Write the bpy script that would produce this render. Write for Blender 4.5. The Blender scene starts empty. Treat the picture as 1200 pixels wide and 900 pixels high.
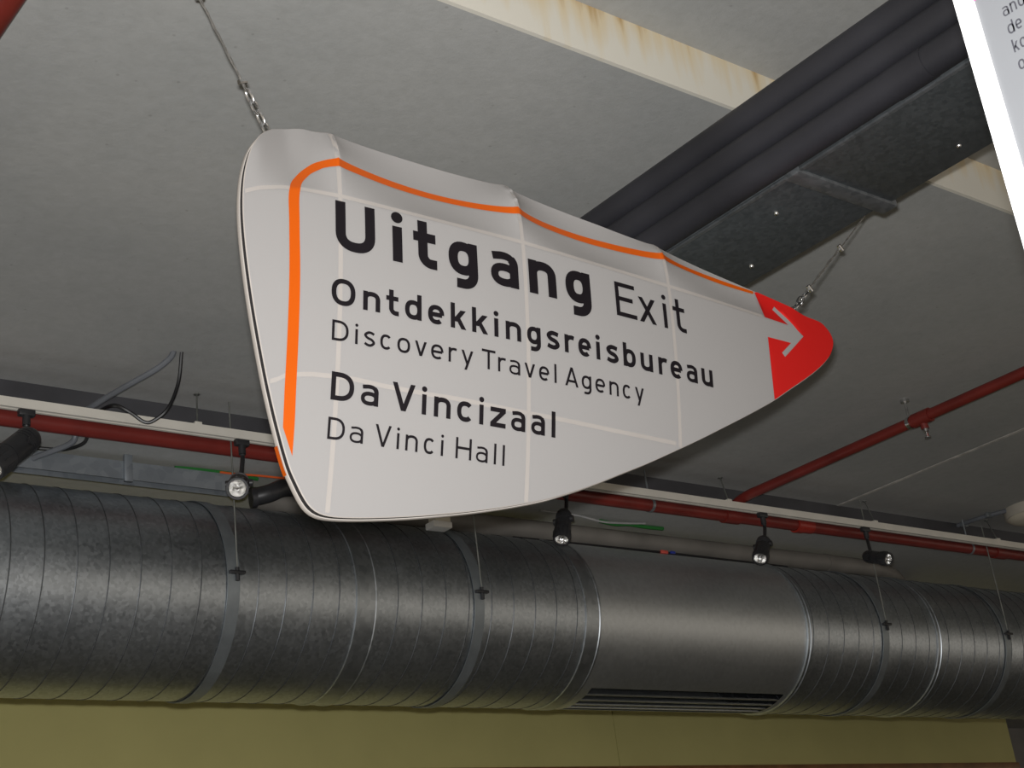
import bpy, math, random
from mathutils import Vector, Matrix
from mathutils.geometry import delaunay_2d_cdt
random.seed(7)
scene = bpy.context.scene
C = scene.collection

# ------------------------------------------------------------ camera, world, light, exposure
EYE = 1.6                                   # metres above the floor
cam_d = bpy.data.cameras.new('camera')
cam_d.sensor_fit = 'HORIZONTAL'; cam_d.sensor_width = 36.0
cam_d.lens = 1731.23 / 1200 * 36.0
cam_d.clip_start = 0.05; cam_d.clip_end = 100
cam = bpy.data.objects.new('camera', cam_d); C.objects.link(cam)
CR = Vector((0.78507, -0.60765, -0.12011))  # camera right
CU = Vector((-0.14833, -0.37269, 0.91602))  # camera up
CF = Vector((0.60139, 0.70133, 0.38272))    # camera forward
cm = Matrix((CR, CU, -CF)).transposed().to_4x4()
cm.translation = (0, 0, EYE)
cam.matrix_world = cm
scene.camera = cam

world = bpy.data.worlds.new('world'); scene.world = world
world.use_nodes = True
bg = world.node_tree.nodes['Background']
bg.inputs[0].default_value = (1.0, 0.89, 0.75, 1)
bg.inputs[1].default_value = 0.58

fl_d = bpy.data.lights.new('camera_flash_offscreen', 'AREA')      # the camera's own flash, just above the lens
fl_d.shape = 'RECTANGLE'; fl_d.size = 0.05; fl_d.size_y = 0.03
fl_d.energy = 85.0; fl_d.color = (0.99, 0.985, 0.985)
fl_d.spread = math.radians(150)
fl = bpy.data.objects.new('camera_flash_offscreen', fl_d); C.objects.link(fl)
fm = Matrix((CR, CU, -CF)).transposed().to_4x4()
fm.translation = Vector((0, 0, EYE)) + CU * 0.06 - CR * 0.015 + CF * 0.02
fl.matrix_world = fm

scene.view_settings.view_transform = 'Standard'
scene.view_settings.look = 'None'
scene.view_settings.exposure = 0.0
scene.view_settings.gamma = 1.0
scene.view_settings.use_curve_mapping = False

# ------------------------------------------------------------ materials
def new_mat(name):
    m = bpy.data.materials.new(name); m.use_nodes = True
    return m, m.node_tree.nodes, m.node_tree.links, m.node_tree.nodes['Principled BSDF']

def plain(name, col, rough=0.5, metal=0.0, noise=0.0, scale=8.0, bump=0.0, spec=0.5, coat=0.0):
    m, N, L, B = new_mat(name)
    B.inputs['Base Color'].default_value = (*col, 1)
    B.inputs['Roughness'].default_value = rough
    B.inputs['Metallic'].default_value = metal
    B.inputs['Specular IOR Level'].default_value = spec
    B.inputs['Coat Weight'].default_value = coat
    tc = N.new('ShaderNodeTexCoord')
    nz = N.new('ShaderNodeTexNoise'); nz.inputs['Scale'].default_value = scale
    nz.inputs['Detail'].default_value = 6
    L.new(tc.outputs['Object'], nz.inputs['Vector'])
    rp = N.new('ShaderNodeValToRGB')
    rp.color_ramp.elements[0].position = 0.3; rp.color_ramp.elements[1].position = 0.72
    rp.color_ramp.elements[0].color = (*[max(0, c * (1 - noise)) for c in col], 1)
    rp.color_ramp.elements[1].color = (*[min(1, c * (1 + noise)) for c in col], 1)
    L.new(nz.outputs['Fac'], rp.inputs['Fac']); L.new(rp.outputs['Color'], B.inputs['Base Color'])
    if bump:
        bp = N.new('ShaderNodeBump'); bp.inputs['Strength'].default_value = bump; bp.inputs['Distance'].default_value = 0.01
        L.new(nz.outputs['Fac'], bp.inputs['Height']); L.new(bp.outputs['Normal'], B.inputs['Normal'])
    return m

def concrete(name, c0, c1, stain=(0.30, 0.25, 0.2)):
    m, N, L, B = new_mat(name)
    B.inputs['Roughness'].default_value = 0.85; B.inputs['Specular IOR Level'].default_value = 0.25
    tc = N.new('ShaderNodeTexCoord')
    big = N.new('ShaderNodeTexNoise'); big.inputs['Scale'].default_value = 1.3; big.inputs['Detail'].default_value = 8; big.inputs['Roughness'].default_value = 0.6
    fine = N.new('ShaderNodeTexNoise'); fine.inputs['Scale'].default_value = 28; fine.inputs['Detail'].default_value = 8; fine.inputs['Roughness'].default_value = 0.7
    pit = N.new('ShaderNodeTexVoronoi'); pit.inputs['Scale'].default_value = 14
    for t in (big, fine, pit): L.new(tc.outputs['Object'], t.inputs['Vector'])
    r1 = N.new('ShaderNodeValToRGB'); r1.color_ramp.elements[0].position = 0.36; r1.color_ramp.elements[1].position = 0.66
    r1.color_ramp.elements[0].color = (*c0, 1); r1.color_ramp.elements[1].color = (*c1, 1)
    L.new(big.outputs['Fac'], r1.inputs['Fac'])
    mx = N.new('ShaderNodeMixRGB'); mx.blend_type = 'MULTIPLY'; mx.inputs['Fac'].default_value = 0.7
    r2 = N.new('ShaderNodeValToRGB'); r2.color_ramp.elements[0].position = 0.3; r2.color_ramp.elements[1].position = 0.62
    r2.color_ramp.elements[0].color = (0.86, 0.86, 0.85, 1); r2.color_ramp.elements[1].color = (1, 1, 1, 1)
    L.new(fine.outputs['Fac'], r2.inputs['Fac'])
    L.new(r1.outputs['Color'], mx.inputs[1]); L.new(r2.outputs['Color'], mx.inputs[2])
    # small air holes and pale specks
    r3 = N.new('ShaderNodeValToRGB'); r3.color_ramp.elements[0].position = 0.045; r3.color_ramp.elements[1].position = 0.075
    r3.color_ramp.elements[0].color = (0.72, 0.72, 0.7, 1); r3.color_ramp.elements[1].color = (1, 1, 1, 1)
    L.new(pit.outputs['Distance'], r3.inputs['Fac'])
    m2 = N.new('ShaderNodeMixRGB'); m2.blend_type = 'MULTIPLY'; m2.inputs['Fac'].default_value = 0.6
    L.new(mx.outputs['Color'], m2.inputs[1]); L.new(r3.outputs['Color'], m2.inputs[2])
    L.new(m2.outputs['Color'], B.inputs['Base Color'])
    bp = N.new('ShaderNodeBump'); bp.inputs['Strength'].default_value = 0.35; bp.inputs['Distance'].default_value = 0.004
    L.new(fine.outputs['Fac'], bp.inputs['Height']); L.new(bp.outputs['Normal'], B.inputs['Normal'])
    return m

def galvanised(name, c0, c1, r0, r1, scale=45.0, metal=1.0, stretch=(1, 1, 1), grime=0.0):
    m, N, L, B = new_mat(name)
    B.inputs['Metallic'].default_value = metal
    tc = N.new('ShaderNodeTexCoord'); mp = N.new('ShaderNodeMapping'); mp.inputs['Scale'].default_value = stretch
    L.new(tc.outputs['Object'], mp.inputs['Vector'])
    vo = N.new('ShaderNodeTexVoronoi'); vo.inputs['Scale'].default_value = scale; L.new(mp.outputs['Vector'], vo.inputs['Vector'])
    nz = N.new('ShaderNodeTexNoise'); nz.inputs['Scale'].default_value = 3.0; nz.inputs['Detail'].default_value = 9; nz.inputs['Roughness'].default_value = 0.7
    L.new(mp.outputs['Vector'], nz.inputs['Vector'])
    bw = N.new('ShaderNodeRGBToBW'); L.new(vo.outputs['Color'], bw.inputs['Color'])
    ad = N.new('ShaderNodeMath'); ad.operation = 'MULTIPLY_ADD'; ad.inputs[1].default_value = 0.45
    L.new(bw.outputs['Val'], ad.inputs[0])
    sc = N.new('ShaderNodeMath'); sc.operation = 'MULTIPLY'; sc.inputs[1].default_value = 0.62
    L.new(nz.outputs['Fac'], sc.inputs[0]); L.new(sc.outputs[0], ad.inputs[2])
    rp = N.new('ShaderNodeValToRGB'); rp.color_ramp.elements[0].position = 0.25; rp.color_ramp.elements[1].position = 0.8
    rp.color_ramp.elements[0].color = (*c0, 1); rp.color_ramp.elements[1].color = (*c1, 1)
    L.new(ad.outputs[0], rp.inputs['Fac']); L.new(rp.outputs['Color'], B.inputs['Base Color'])
    mr = N.new('ShaderNodeMapRange'); mr.inputs['To Min'].default_value = r0; mr.inputs['To Max'].default_value = r1
    L.new(ad.outputs[0], mr.inputs['Value']); L.new(mr.outputs[0], B.inputs['Roughness'])
    return m

M = {}
M['concrete'] = concrete('ceiling_concrete', (0.38, 0.385, 0.375), (0.43, 0.43, 0.415))
M['joint'] = plain('joint_mortar', (0.52, 0.50, 0.46), 0.9, noise=0.3, scale=20)
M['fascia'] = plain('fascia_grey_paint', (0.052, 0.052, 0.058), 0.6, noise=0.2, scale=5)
M['floor'] = plain('floor_grey', (0.2, 0.19, 0.18), 0.7, noise=0.15, scale=3)
M['olive'] = plain('olive_wall_paint', (0.68, 0.63, 0.265), 0.7, noise=0.05, scale=2, spec=0.3)
M['wood'] = plain('brown_wood_rail', (0.32, 0.15, 0.06), 0.5, noise=0.3, scale=6)
M['duct'] = galvanised('galvanised_spiral_sheet', (0.36, 0.395, 0.43), (0.57, 0.61, 0.645), 0.31, 0.47, 85)
M['smooth'] = galvanised('galvanised_smooth_sheet', (0.56, 0.59, 0.61), (0.66, 0.69, 0.71), 0.40, 0.52, 60)
M['seam'] = plain('seam_metal', (0.16, 0.17, 0.18), 0.5, 0.9, noise=0.2, scale=30)
M['collar'] = galvanised('collar_metal', (0.34, 0.37, 0.40), (0.52, 0.555, 0.58), 0.34, 0.46, 40)
M['strap'] = plain('strap_zinc', (0.30, 0.33, 0.35), 0.5, 0.8, noise=0.15, scale=12)
M['dull'] = galvanised('weathered_sheet', (0.075, 0.085, 0.09), (0.125, 0.138, 0.145), 0.45, 0.62, 90, metal=0.6)
M['dull2'] = galvanised('weathered_sheet_light', (0.10, 0.11, 0.115), (0.20, 0.21, 0.22), 0.45, 0.6, 60, metal=0.6)
M['channel'] = galvanised('channel_zinc', (0.26, 0.29, 0.32), (0.36, 0.39, 0.42), 0.4, 0.55, 30, metal=0.7)
M['pipeblack'] = plain('anthracite_plastic', (0.024, 0.024, 0.029), 0.55, noise=0.25, scale=4, spec=0.35)
M['red'] = plain('oxide_red_paint', (0.165, 0.018, 0.013), 0.45, noise=0.2, scale=6)
M['redfit'] = plain('bright_red_fitting', (0.30, 0.025, 0.015), 0.4, noise=0.15, scale=10)
M['trackwhite'] = plain('track_white_enamel', (0.68, 0.65, 0.58), 0.4, noise=0.05, scale=10)
M['white'] = plain('white_enamel', (0.82, 0.82, 0.80), 0.35, noise=0.03)
M['cream'] = plain('cream_plastic', (0.60, 0.55, 0.44), 0.5, noise=0.06)
M['lampbody'] = plain('lamp_shell', (0.42, 0.39, 0.33), 0.5, noise=0.06)
M['black'] = plain('black_enamel', (0.022, 0.022, 0.024), 0.42, noise=0.2, scale=15)
M['lens'] = plain('lamp_reflector', (0.85, 0.83, 0.78), 0.22, 1.0, noise=0.35, scale=45, bump=0.6)
M['steel'] = plain('bright_steel', (0.62, 0.62, 0.62), 0.25, 1.0, noise=0.2, scale=40)
M['wire'] = plain('wire_rope', (0.30, 0.29, 0.27), 0.45, 0.8, noise=0.3, scale=60)
M['rod'] = plain('hanger_rod', (0.24, 0.25, 0.23), 0.5, 0.7, noise=0.2, scale=30)
M['cable'] = plain('black_cable', (0.012, 0.012, 0.013), 0.4, noise=0.1)
M['conduit'] = plain('grey_conduit', (0.13, 0.14, 0.155), 0.5, noise=0.15)
M['green'] = plain('green_cable', (0.02, 0.16, 0.03), 0.5, noise=0.1)
M['orange_cable'] = plain('orange_cable', (0.62, 0.10, 0.02), 0.5, noise=0.1)
M['grey_cable'] = plain('grey_cable', (0.36, 0.36, 0.36), 0.5, noise=0.1)
M['flex'] = plain('grey_brown_pipe', (0.16, 0.15, 0.135), 0.55, noise=0.2, scale=5)
M['blue'] = plain('blue_clip', (0.02, 0.04, 0.30), 0.4, noise=0.1)
M['pink'] = plain('red_clip', (0.55, 0.08, 0.06), 0.4, noise=0.1)
M['orange'] = plain('orange_film', (0.58, 0.092, 0.002), 0.38, noise=0.02, spec=0.25)
M['redfilm'] = plain('red_film', (0.58, 0.012, 0.010), 0.5, noise=0.02, spec=0.25)
M['letter'] = plain('black_film', (0.008, 0.006, 0.008), 0.55, noise=0.1, spec=0.2)
M['groove'] = plain('dark_keder_groove', (0.018, 0.018, 0.024), 0.6, noise=0.1)
M['rimcloth'] = plain('cream_rim_cloth', (0.48, 0.44, 0.40), 0.7, noise=0.04)
M['ribtape'] = plain('pale_rib_tape', (0.385, 0.356, 0.330), 0.8, noise=0.03, scale=14)  # paints in the brighter line where the cloth touches its frame
M['panelgrey'] = plain('panel_grey_print', (0.15, 0.155, 0.163), 0.5, noise=0.04, scale=5)
M['panelwhite'] = plain('panel_white_frame', (0.92, 0.92, 0.92), 0.5, noise=0.01)
M['magenta'] = plain('magenta_print', (0.42, 0.05, 0.20), 0.5, noise=0.02)
M['panelink'] = plain('dark_grey_print', (0.040, 0.040, 0.048), 0.6, noise=0.05)

# stretch cloth of the sign: one even white, thin enough to let light through
m, N, L, B = new_mat('stretch_cloth')
B.inputs['Roughness'].default_value = 0.75; B.inputs['Specular IOR Level'].default_value = 0.25
tc = N.new('ShaderNodeTexCoord')
wf = N.new('ShaderNodeTexNoise'); wf.inputs['Scale'].default_value = 900; L.new(tc.outputs['Object'], wf.inputs['Vector'])
cr = N.new('ShaderNodeValToRGB'); cr.color_ramp.elements[0].color = (*(0.44, 0.425, 0.415), 1); cr.color_ramp.elements[1].color = (*(0.47, 0.455, 0.445), 1)
L.new(wf.outputs['Fac'], cr.inputs['Fac']); L.new(cr.outputs['Color'], B.inputs['Base Color'])
bp = N.new('ShaderNodeBump'); bp.inputs['Strength'].default_value = 0.05; bp.inputs['Distance'].default_value = 0.001
L.new(wf.outputs['Fac'], bp.inputs['Height']); L.new(bp.outputs['Normal'], B.inputs['Normal'])
tl = N.new('ShaderNodeBsdfTranslucent'); L.new(cr.outputs['Color'], tl.inputs['Color'])
ms = N.new('ShaderNodeMixShader'); ms.inputs['Fac'].default_value = 0.30
L.new(B.outputs['BSDF'], ms.inputs[1]); L.new(tl.outputs['BSDF'], ms.inputs[2])
L.new(ms.outputs['Shader'], N['Material Output'].inputs['Surface'])
M['cloth'] = m

# cream plaster step with rusty water stains that run down from its upper edge
m, N, L, B = new_mat('stained_cream_plaster')
B.inputs['Roughness'].default_value = 0.8; B.inputs['Specular IOR Level'].default_value = 0.25
tc = N.new('ShaderNodeTexCoord')
mp = N.new('ShaderNodeMapping'); mp.inputs['Scale'].default_value = (16, 1, 1.5); L.new(tc.outputs['Object'], mp.inputs['Vector'])
n1 = N.new('ShaderNodeTexNoise'); n1.inputs['Scale'].default_value = 1.0; n1.inputs['Detail'].default_value = 5; L.new(mp.outputs['Vector'], n1.inputs['Vector'])
n2 = N.new('ShaderNodeTexNoise'); n2.inputs['Scale'].default_value = 1.6; n2.inputs['Detail'].default_value = 4; L.new(tc.outputs['Object'], n2.inputs['Vector'])
sx = N.new('ShaderNodeSeparateXYZ'); L.new(tc.outputs['Object'], sx.inputs[0])
hg = N.new('ShaderNodeMapRange'); hg.inputs['From Min'].default_value = 0.02; hg.inputs['From Max'].default_value = 0.16
hg.inputs['To Min'].default_value = -0.02; hg.inputs['To Max'].default_value = 0.20; L.new(sx.outputs['Z'], hg.inputs['Value'])
a1 = N.new('ShaderNodeMath'); a1.operation = 'MULTIPLY_ADD'; a1.inputs[1].default_value = 0.7
L.new(n1.outputs['Fac'], a1.inputs[0]); L.new(hg.outputs[0], a1.inputs[2])
a2 = N.new('ShaderNodeMath'); a2.operation = 'MULTIPLY_ADD'; a2.inputs[1].default_value = 0.45
L.new(n2.outputs['Fac'], a2.inputs[0]); L.new(a1.outputs[0], a2.inputs[2])
rp = N.new('ShaderNodeValToRGB'); e = rp.color_ramp.elements
e[0].position = 0.60; e[0].color = (0.70, 0.67, 0.585, 1); e[1].position = 0.90; e[1].color = (0.42, 0.24, 0.06, 1)
e2 = rp.color_ramp.elements.new(0.76); e2.color = (0.68, 0.58, 0.40, 1)
L.new(a2.outputs[0], rp.inputs['Fac']); L.new(rp.outputs['Color'], B.inputs['Base Color'])
M['plaster'] = m

# ------------------------------------------------------------ mesh helpers
class MB:
    def __init__(s): s.v = []; s.f = []
    def add(s, vs, fs):
        o = len(s.v); s.v += [tuple(p) for p in vs]; s.f += [tuple(i + o for i in f) for f in fs]; return s
    def box(s, lo, hi, bev=0.0):
        x0, y0, z0 = lo; x1, y1, z1 = hi
        if not bev:
            return s.add([(x0,y0,z0),(x1,y0,z0),(x1,y1,z0),(x0,y1,z0),(x0,y0,z1),(x1,y0,z1),(x1,y1,z1),(x0,y1,z1)],
                         [(0,3,2,1),(4,5,6,7),(0,1,5,4),(1,2,6,5),(2,3,7,6),(3,0,4,7)])
        import bmesh
        bm = bmesh.new(); bmesh.ops.create_cube(bm, size=1)
        for v in bm.verts:
            v.co = Vector(((x0+x1)/2 + v.co.x*(x1-x0), (y0+y1)/2 + v.co.y*(y1-y0), (z0+z1)/2 + v.co.z*(z1-z0)))
        bmesh.ops.bevel(bm, geom=bm.edges[:], offset=bev, segments=2, affect='EDGES', profile=0.5)
        bm.verts.index_update()
        s.add([v.co[:] for v in bm.verts], [[v.index for v in f.verts] for f in bm.faces]); bm.free(); return s
    def tube(s, pts, r, n=10, cap=True, closed=False):
        pts = [Vector(p) for p in pts]; m = len(pts)
        rr = r if isinstance(r, (list, tuple)) else [r] * m
        up = None; rings = []
        for i, p in enumerate(pts):
            if closed: t = pts[(i+1) % m] - pts[i-1]
            else: t = pts[min(i+1, m-1)] - pts[max(i-1, 0)]
            t.normalize()
            if up is None:
                up = Vector((0,0,1)) if abs(t.z) < 0.9 else Vector((0,1,0))
            up = (up - t * up.dot(t)).normalized(); b = t.cross(up)
            rings.append([p + (up*math.cos(2*math.pi*k/n) + b*math.sin(2*math.pi*k/n)) * rr[i] for k in range(n)])
        vs = [q for R in rings for q in R]; fs = []
        for i in range(m if closed else m-1):
            a, c = i*n, ((i+1) % m)*n
            for k in range(n): fs.append((a+k, c+k, c+(k+1) % n, a+(k+1) % n))
        if cap and not closed:
            fs.append(tuple(range(n))); fs.append(tuple(range((m-1)*n + n-1, (m-1)*n - 1, -1)))
        return s.add(vs, fs)
    def cyl(s, p0, p1, r, n=16): return s.tube([p0, p1], r, n)
    def lathe(s, p0, axis, prof, n=24):
        """prof: (distance along axis, radius) pairs"""
        p0 = Vector(p0); ax = Vector(axis).normalized()
        pts = [p0 + ax * d for d, _ in prof]
        u = Vector((0,0,1)) if abs(ax.z) < 0.9 else Vector((0,1,0)); u = (u - ax*u.dot(ax)).normalized(); b = ax.cross(u)
        vs = []; fs = []
        for p, (d, r) in zip(pts, prof):
            vs += [p + (u*math.cos(2*math.pi*k/n) + b*math.sin(2*math.pi*k/n)) * max(r, 1e-5) for k in range(n)]
        for i in range(len(prof)-1):
            for k in range(n): fs.append((i*n+k, (i+1)*n+k, (i+1)*n+(k+1) % n, i*n+(k+1) % n))
        return s.add(vs, fs)
    def build(s, name, mat, parent=None, smooth=True, angle=35):
        me = bpy.data.meshes.new(name); me.from_pydata(s.v, [], s.f); me.update()
        me.materials.append(M[mat] if isinstance(mat, str) else mat)
        import bmesh
        bm = bmesh.new(); bm.from_mesh(me); bmesh.ops.recalc_face_normals(bm, faces=bm.faces[:]); bm.to_mesh(me); bm.free()
        if smooth:
            me.polygons.foreach_set('use_smooth', [True] * len(me.polygons))
            me.set_sharp_from_angle(angle=math.radians(angle))
        o = bpy.data.objects.new(name, me); C.objects.link(o)
        if parent: o.parent = parent
        return o

def tag(o, label=None, cat=None, group=None, kind=None):
    if label: o['label'] = label
    if cat: o['category'] = cat
    if group: o['group'] = group
    if kind: o['kind'] = kind
    return o

def thing(name, label, cat, loc=(0,0,0), group=None, rot=None):
    o = bpy.data.objects.new(name, None); C.objects.link(o)
    o.empty_display_size = 0.1
    if rot is not None:
        mm = rot.to_4x4(); mm.translation = Vector(loc); o.matrix_world = mm
    else: o.location = loc
    return tag(o, label, cat, group)

def crv(pts, n=8):
    """Catmull-Rom through pts"""
    P = [Vector(p) for p in pts]; P = [P[0]*2 - P[1]] + P + [P[-1]*2 - P[-2]]; out = []
    for i in range(1, len(P)-2):
        for k in range(n):
            t = k/n; a, b, c, d = P[i-1], P[i], P[i+1], P[i+2]
            out.append(0.5*((2*b) + (c-a)*t + (2*a-5*b+4*c-d)*t*t + (3*b-a-3*c+d)*t**3))
    out.append(P[-2]); return out
def E_(p): return (p[0], p[1], p[2] + EYE)          # heights given above eye level
def EL(L): return [E_(p) for p in L]
def off(L, o): return [tuple(Vector(p) - Vector(o)) for p in L]

def interp(x, T):
    if x <= T[0][0]: return T[0][1]
    for (a, b), (c, d) in zip(T, T[1:]):
        if x <= c: return b + (d-b)*(x-a)/(c-a) if c > a else d
    return T[-1][1]

# ------------------------------------------------------------ lettering: strokes of even width, drawn glyph by glyph
def arc(cx, cy, rx, ry, a0, a1, n=14, e=2.35):
    out = []
    for i in range(n+1):
        a = math.radians(a0 + (a1-a0)*i/n); c, s = math.cos(a), math.sin(a)
        out.append((cx + rx*math.copysign(abs(c)**(2/e), c), cy + ry*math.copysign(abs(s)**(2/e), s)))
    return out

def glyph(ch, W, cap, w):
    """list of ('s', polyline) strokes, ('p', polygon) fills and ('d', centre, radius) dots"""
    h = w/2; xh = cap*0.735; de = cap*0.25; rx = (W-w)/2; cx = W/2; o = []
    def st(*p): o.append(('s', list(p)))
    def bar(xa, ya, xb, yb):                     # slanted bar cut off level at both ends
        L = math.hypot(xb-xa, yb-ya); q = h*L/max(abs(yb-ya), 1e-6)
        k = 4
        for i in range(k):
            f, g = i/k, (i+1)/k
            o.append(('p', [(xa+(xb-xa)*f-q, ya+(yb-ya)*f), (xa+(xb-xa)*f+q, ya+(yb-ya)*f), (xa+(xb-xa)*g+q, ya+(yb-ya)*g), (xa+(xb-xa)*g-q, ya+(yb-ya)*g)]))
    def slant(ya, yb):                           # half width of a bar from ya to yb inside W
        return h*1.06
    if ch == 'U':
        ry = rx*0.95; st((h, cap), *arc(cx, h+ry, rx, ry, 180, 360, 18), (W-h, cap))
    elif ch == 'i':
        st((cx, 0), (cx, xh)); o.append(('d', (cx, cap*0.925), w*0.60))
    elif ch == 'l': st((cx, 0), (cx, cap*0.99))
    elif ch == 't':
        sx_ = W*0.40; rr = max(W*0.97-sx_, w)*0.62
        st((sx_, cap*0.98), (sx_, h+rr), *arc(sx_+rr, h+rr, rr, rr, 180, 268, 10, 2.0)[1:], (W*0.99, h))
        st((0, xh-h), (W*0.95, xh-h))
    elif ch in 'gq':
        st(*arc(cx, xh*0.52, rx, xh*0.48-h, 0, 360, 30)); rr = W*0.36
        st((W-h, xh), (W-h, -de+h+rr), *arc(W-h-rr, -de+h+rr, rr, rr, 0, -90, 10, 2.2)[1:], (W*0.26, -de+h*1.02))
    elif ch == 'a':
        by = xh*0.33; hw = 0.40*w
        o.append(('s', arc(W*0.5, by, rx, by-hw, 0, 360, 30), 0.84))
        o.append(('s', [(W*0.10, xh-hw*1.45)] + arc(W*0.48, xh*0.64, W*0.52-h, xh*0.36-hw, 112, 35, 8), 0.84))
        st(*arc(W*0.48, xh*0.64, W*0.52-h, xh*0.36-hw, 45, 0, 6), (W-h, 0))
    elif ch == 'n':
        st((h, 0), (h, xh)); st(*arc(cx, xh*0.6, rx, xh*0.4-h, 165, 0, 14), (W-h, 0))
    elif ch == 'u':
        st((W-h, 0), (W-h, xh)); st((h, xh), *arc(cx, xh*0.4, rx, xh*0.4-h, 180, 345, 14))
    elif ch == 'r':
        st((h, 0), (h, xh)); st(*arc(h+W*0.55, xh*0.55, W*0.55, xh*0.45-h, 165, 85, 8), (W, xh-h*1.25))
    elif ch == 'E':
        st((W, cap-h), (h, cap-h), (h, h), (W*1.03, h)); st((h, cap*0.52), (W*0.86, cap*0.52))
    elif ch == 'H': st((h, 0), (h, cap)); st((W-h, 0), (W-h, cap)); st((h, cap*0.52), (W-h, cap*0.52))
    elif ch == 'T': st((0, cap-h), (W, cap-h)); st((cx, cap-w), (cx, 0))
    elif ch == 'x': q = h*1.2; bar(q, xh, W-q, 0); bar(W-q, xh, q, 0)
    elif ch in 'vV':
        H = xh if ch == 'v' else cap; q = h*1.1; bar(q, H, cx, 0); bar(W-q, H, cx, 0)
    elif ch == 'A':
        q = h*1.1; bar(q, 0, cx, cap); bar(W-q, 0, cx, cap); st((W*0.2, cap*0.27), (W*0.8, cap*0.27))
    elif ch == 'y': q = h*1.1; bar(q, xh, cx*1.02, xh*0.04); bar(W-q, xh, W*0.36, -de)
    elif ch == 'z': st((0, xh-h), (W, xh-h)); st((0, h), (W, h)); bar(W-h*1.5, xh-w, h*1.5, w)
    elif ch == 'O': st(*arc(cx, cap/2, rx, cap/2-h*0.9, 0, 360, 32))
    elif ch == 'o': st(*arc(cx, xh/2, rx, xh/2-h*0.9, 0, 360, 28))
    elif ch == 'c': st(*arc(cx, xh/2, rx, xh/2-h*0.9, 42, 318, 24))
    elif ch == 'e': st((h, xh*0.5), (W-h, xh*0.5)); st(*arc(cx, xh/2, rx, xh/2-h*0.9, 0, 312, 26))
    elif ch == 'd': st((W-h, 0), (W-h, cap*0.99)); st(*arc(cx, xh/2, rx, xh/2-h*0.9, 0, 360, 28))
    elif ch == 'b': st((h, 0), (h, cap*0.99)); st(*arc(cx, xh/2, rx, xh/2-h*0.9, 0, 360, 28))
    elif ch == 'D':
        st((h, h), (h, cap-h)); r_ = W*0.62; st((0, cap-h), (W-h-r_*0.9, cap-h), *arc(W-h-r_*0.9, cap/2, r_*0.9, cap/2-h, 90, -90, 20), (0, h))
    elif ch == 'k':
        st((h, 0), (h, cap*0.99)); bar(w*0.9, xh*0.36, W-h*1.3, xh); bar(W*0.42, xh*0.62, W-h*1.1, 0)
    elif ch == 's':
        P = [(W*0.90, xh*0.83), (W*0.66, xh-h), (W*0.38, xh-h), (h, xh*0.74), (W*0.30, xh*0.565), (W*0.70, xh*0.45), (W-h, xh*0.26), (W*0.63, h), (W*0.34, h), (W*0.07, xh*0.19)]
        o.append(('s', [(p.x, p.y) for p in crv([(a, b, 0) for a, b in P], 5)]))
    return o

def ribbon(pts, w):
    """quads of a stroke with mitred bends, long legs divided"""
    q = [Vector(pts[0])]
    for p in pts[1:]:
        p = Vector(p); d = (p - q[-1]).length
        if d < 1e-6: continue
        k = max(1, int(d / 0.02)); a = q[-1].copy()
        for i in range(1, k+1): q.append(a + (p-a)*i/k)
    closed = (q[0]-q[-1]).length < 1e-5
    L = []; R = []; m = len(q)
    for i in range(m):
        if closed: d0 = (q[i]-q[i-1 if i else m-2]).normalized(); d1 = (q[(i+1) if i < m-1 else 1]-q[i]).normalized()
        else:
            d0 = (q[i]-q[i-1]).normalized() if i else (q[1]-q[0]).normalized()
            d1 = (q[i+1]-q[i]).normalized() if i < m-1 else d0
        nrm = Vector((-(d0.y+d1.y), d0.x+d1.x)); nrm.normalize()
        c = max(0.5, nrm.dot(Vector((-d0.y, d0.x)))); nrm *= w/2/c
        L.append(q[i]+nrm); R.append(q[i]-nrm)
    return L, R

def letters(mb, items, base, cap, w, place):
    """items: (char, left, right); place maps (x, y) to a point"""
    for ch, x0, x1 in items:
        for g in glyph(ch, x1-x0, cap, w):
            if g[0] == 's':
                L_, R_ = ribbon(g[1], w*(g[2] if len(g) > 2 else 1.0)); n = len(L_)
                vs = [place(x0+p[0], base+p[1]) for p in L_] + [place(x0+p[0], base+p[1]) for p in R_]
                mb.add(vs, [(i, i+1, n+i+1, n+i) for i in range(n-1)])
            elif g[0] == 'p':
                mb.add([place(x0+x, base+y) for x, y in g[1]], [(0, 1, 2, 3)])
            else:
                c, r = g[1], g[2]; k = 16
                mb.add([place(x0+c[0]+r*math.cos(2*math.pi*i/k), base+c[1]+r*math.sin(2*math.pi*i/k)) for i in range(k)], [tuple(range(k))])

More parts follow.
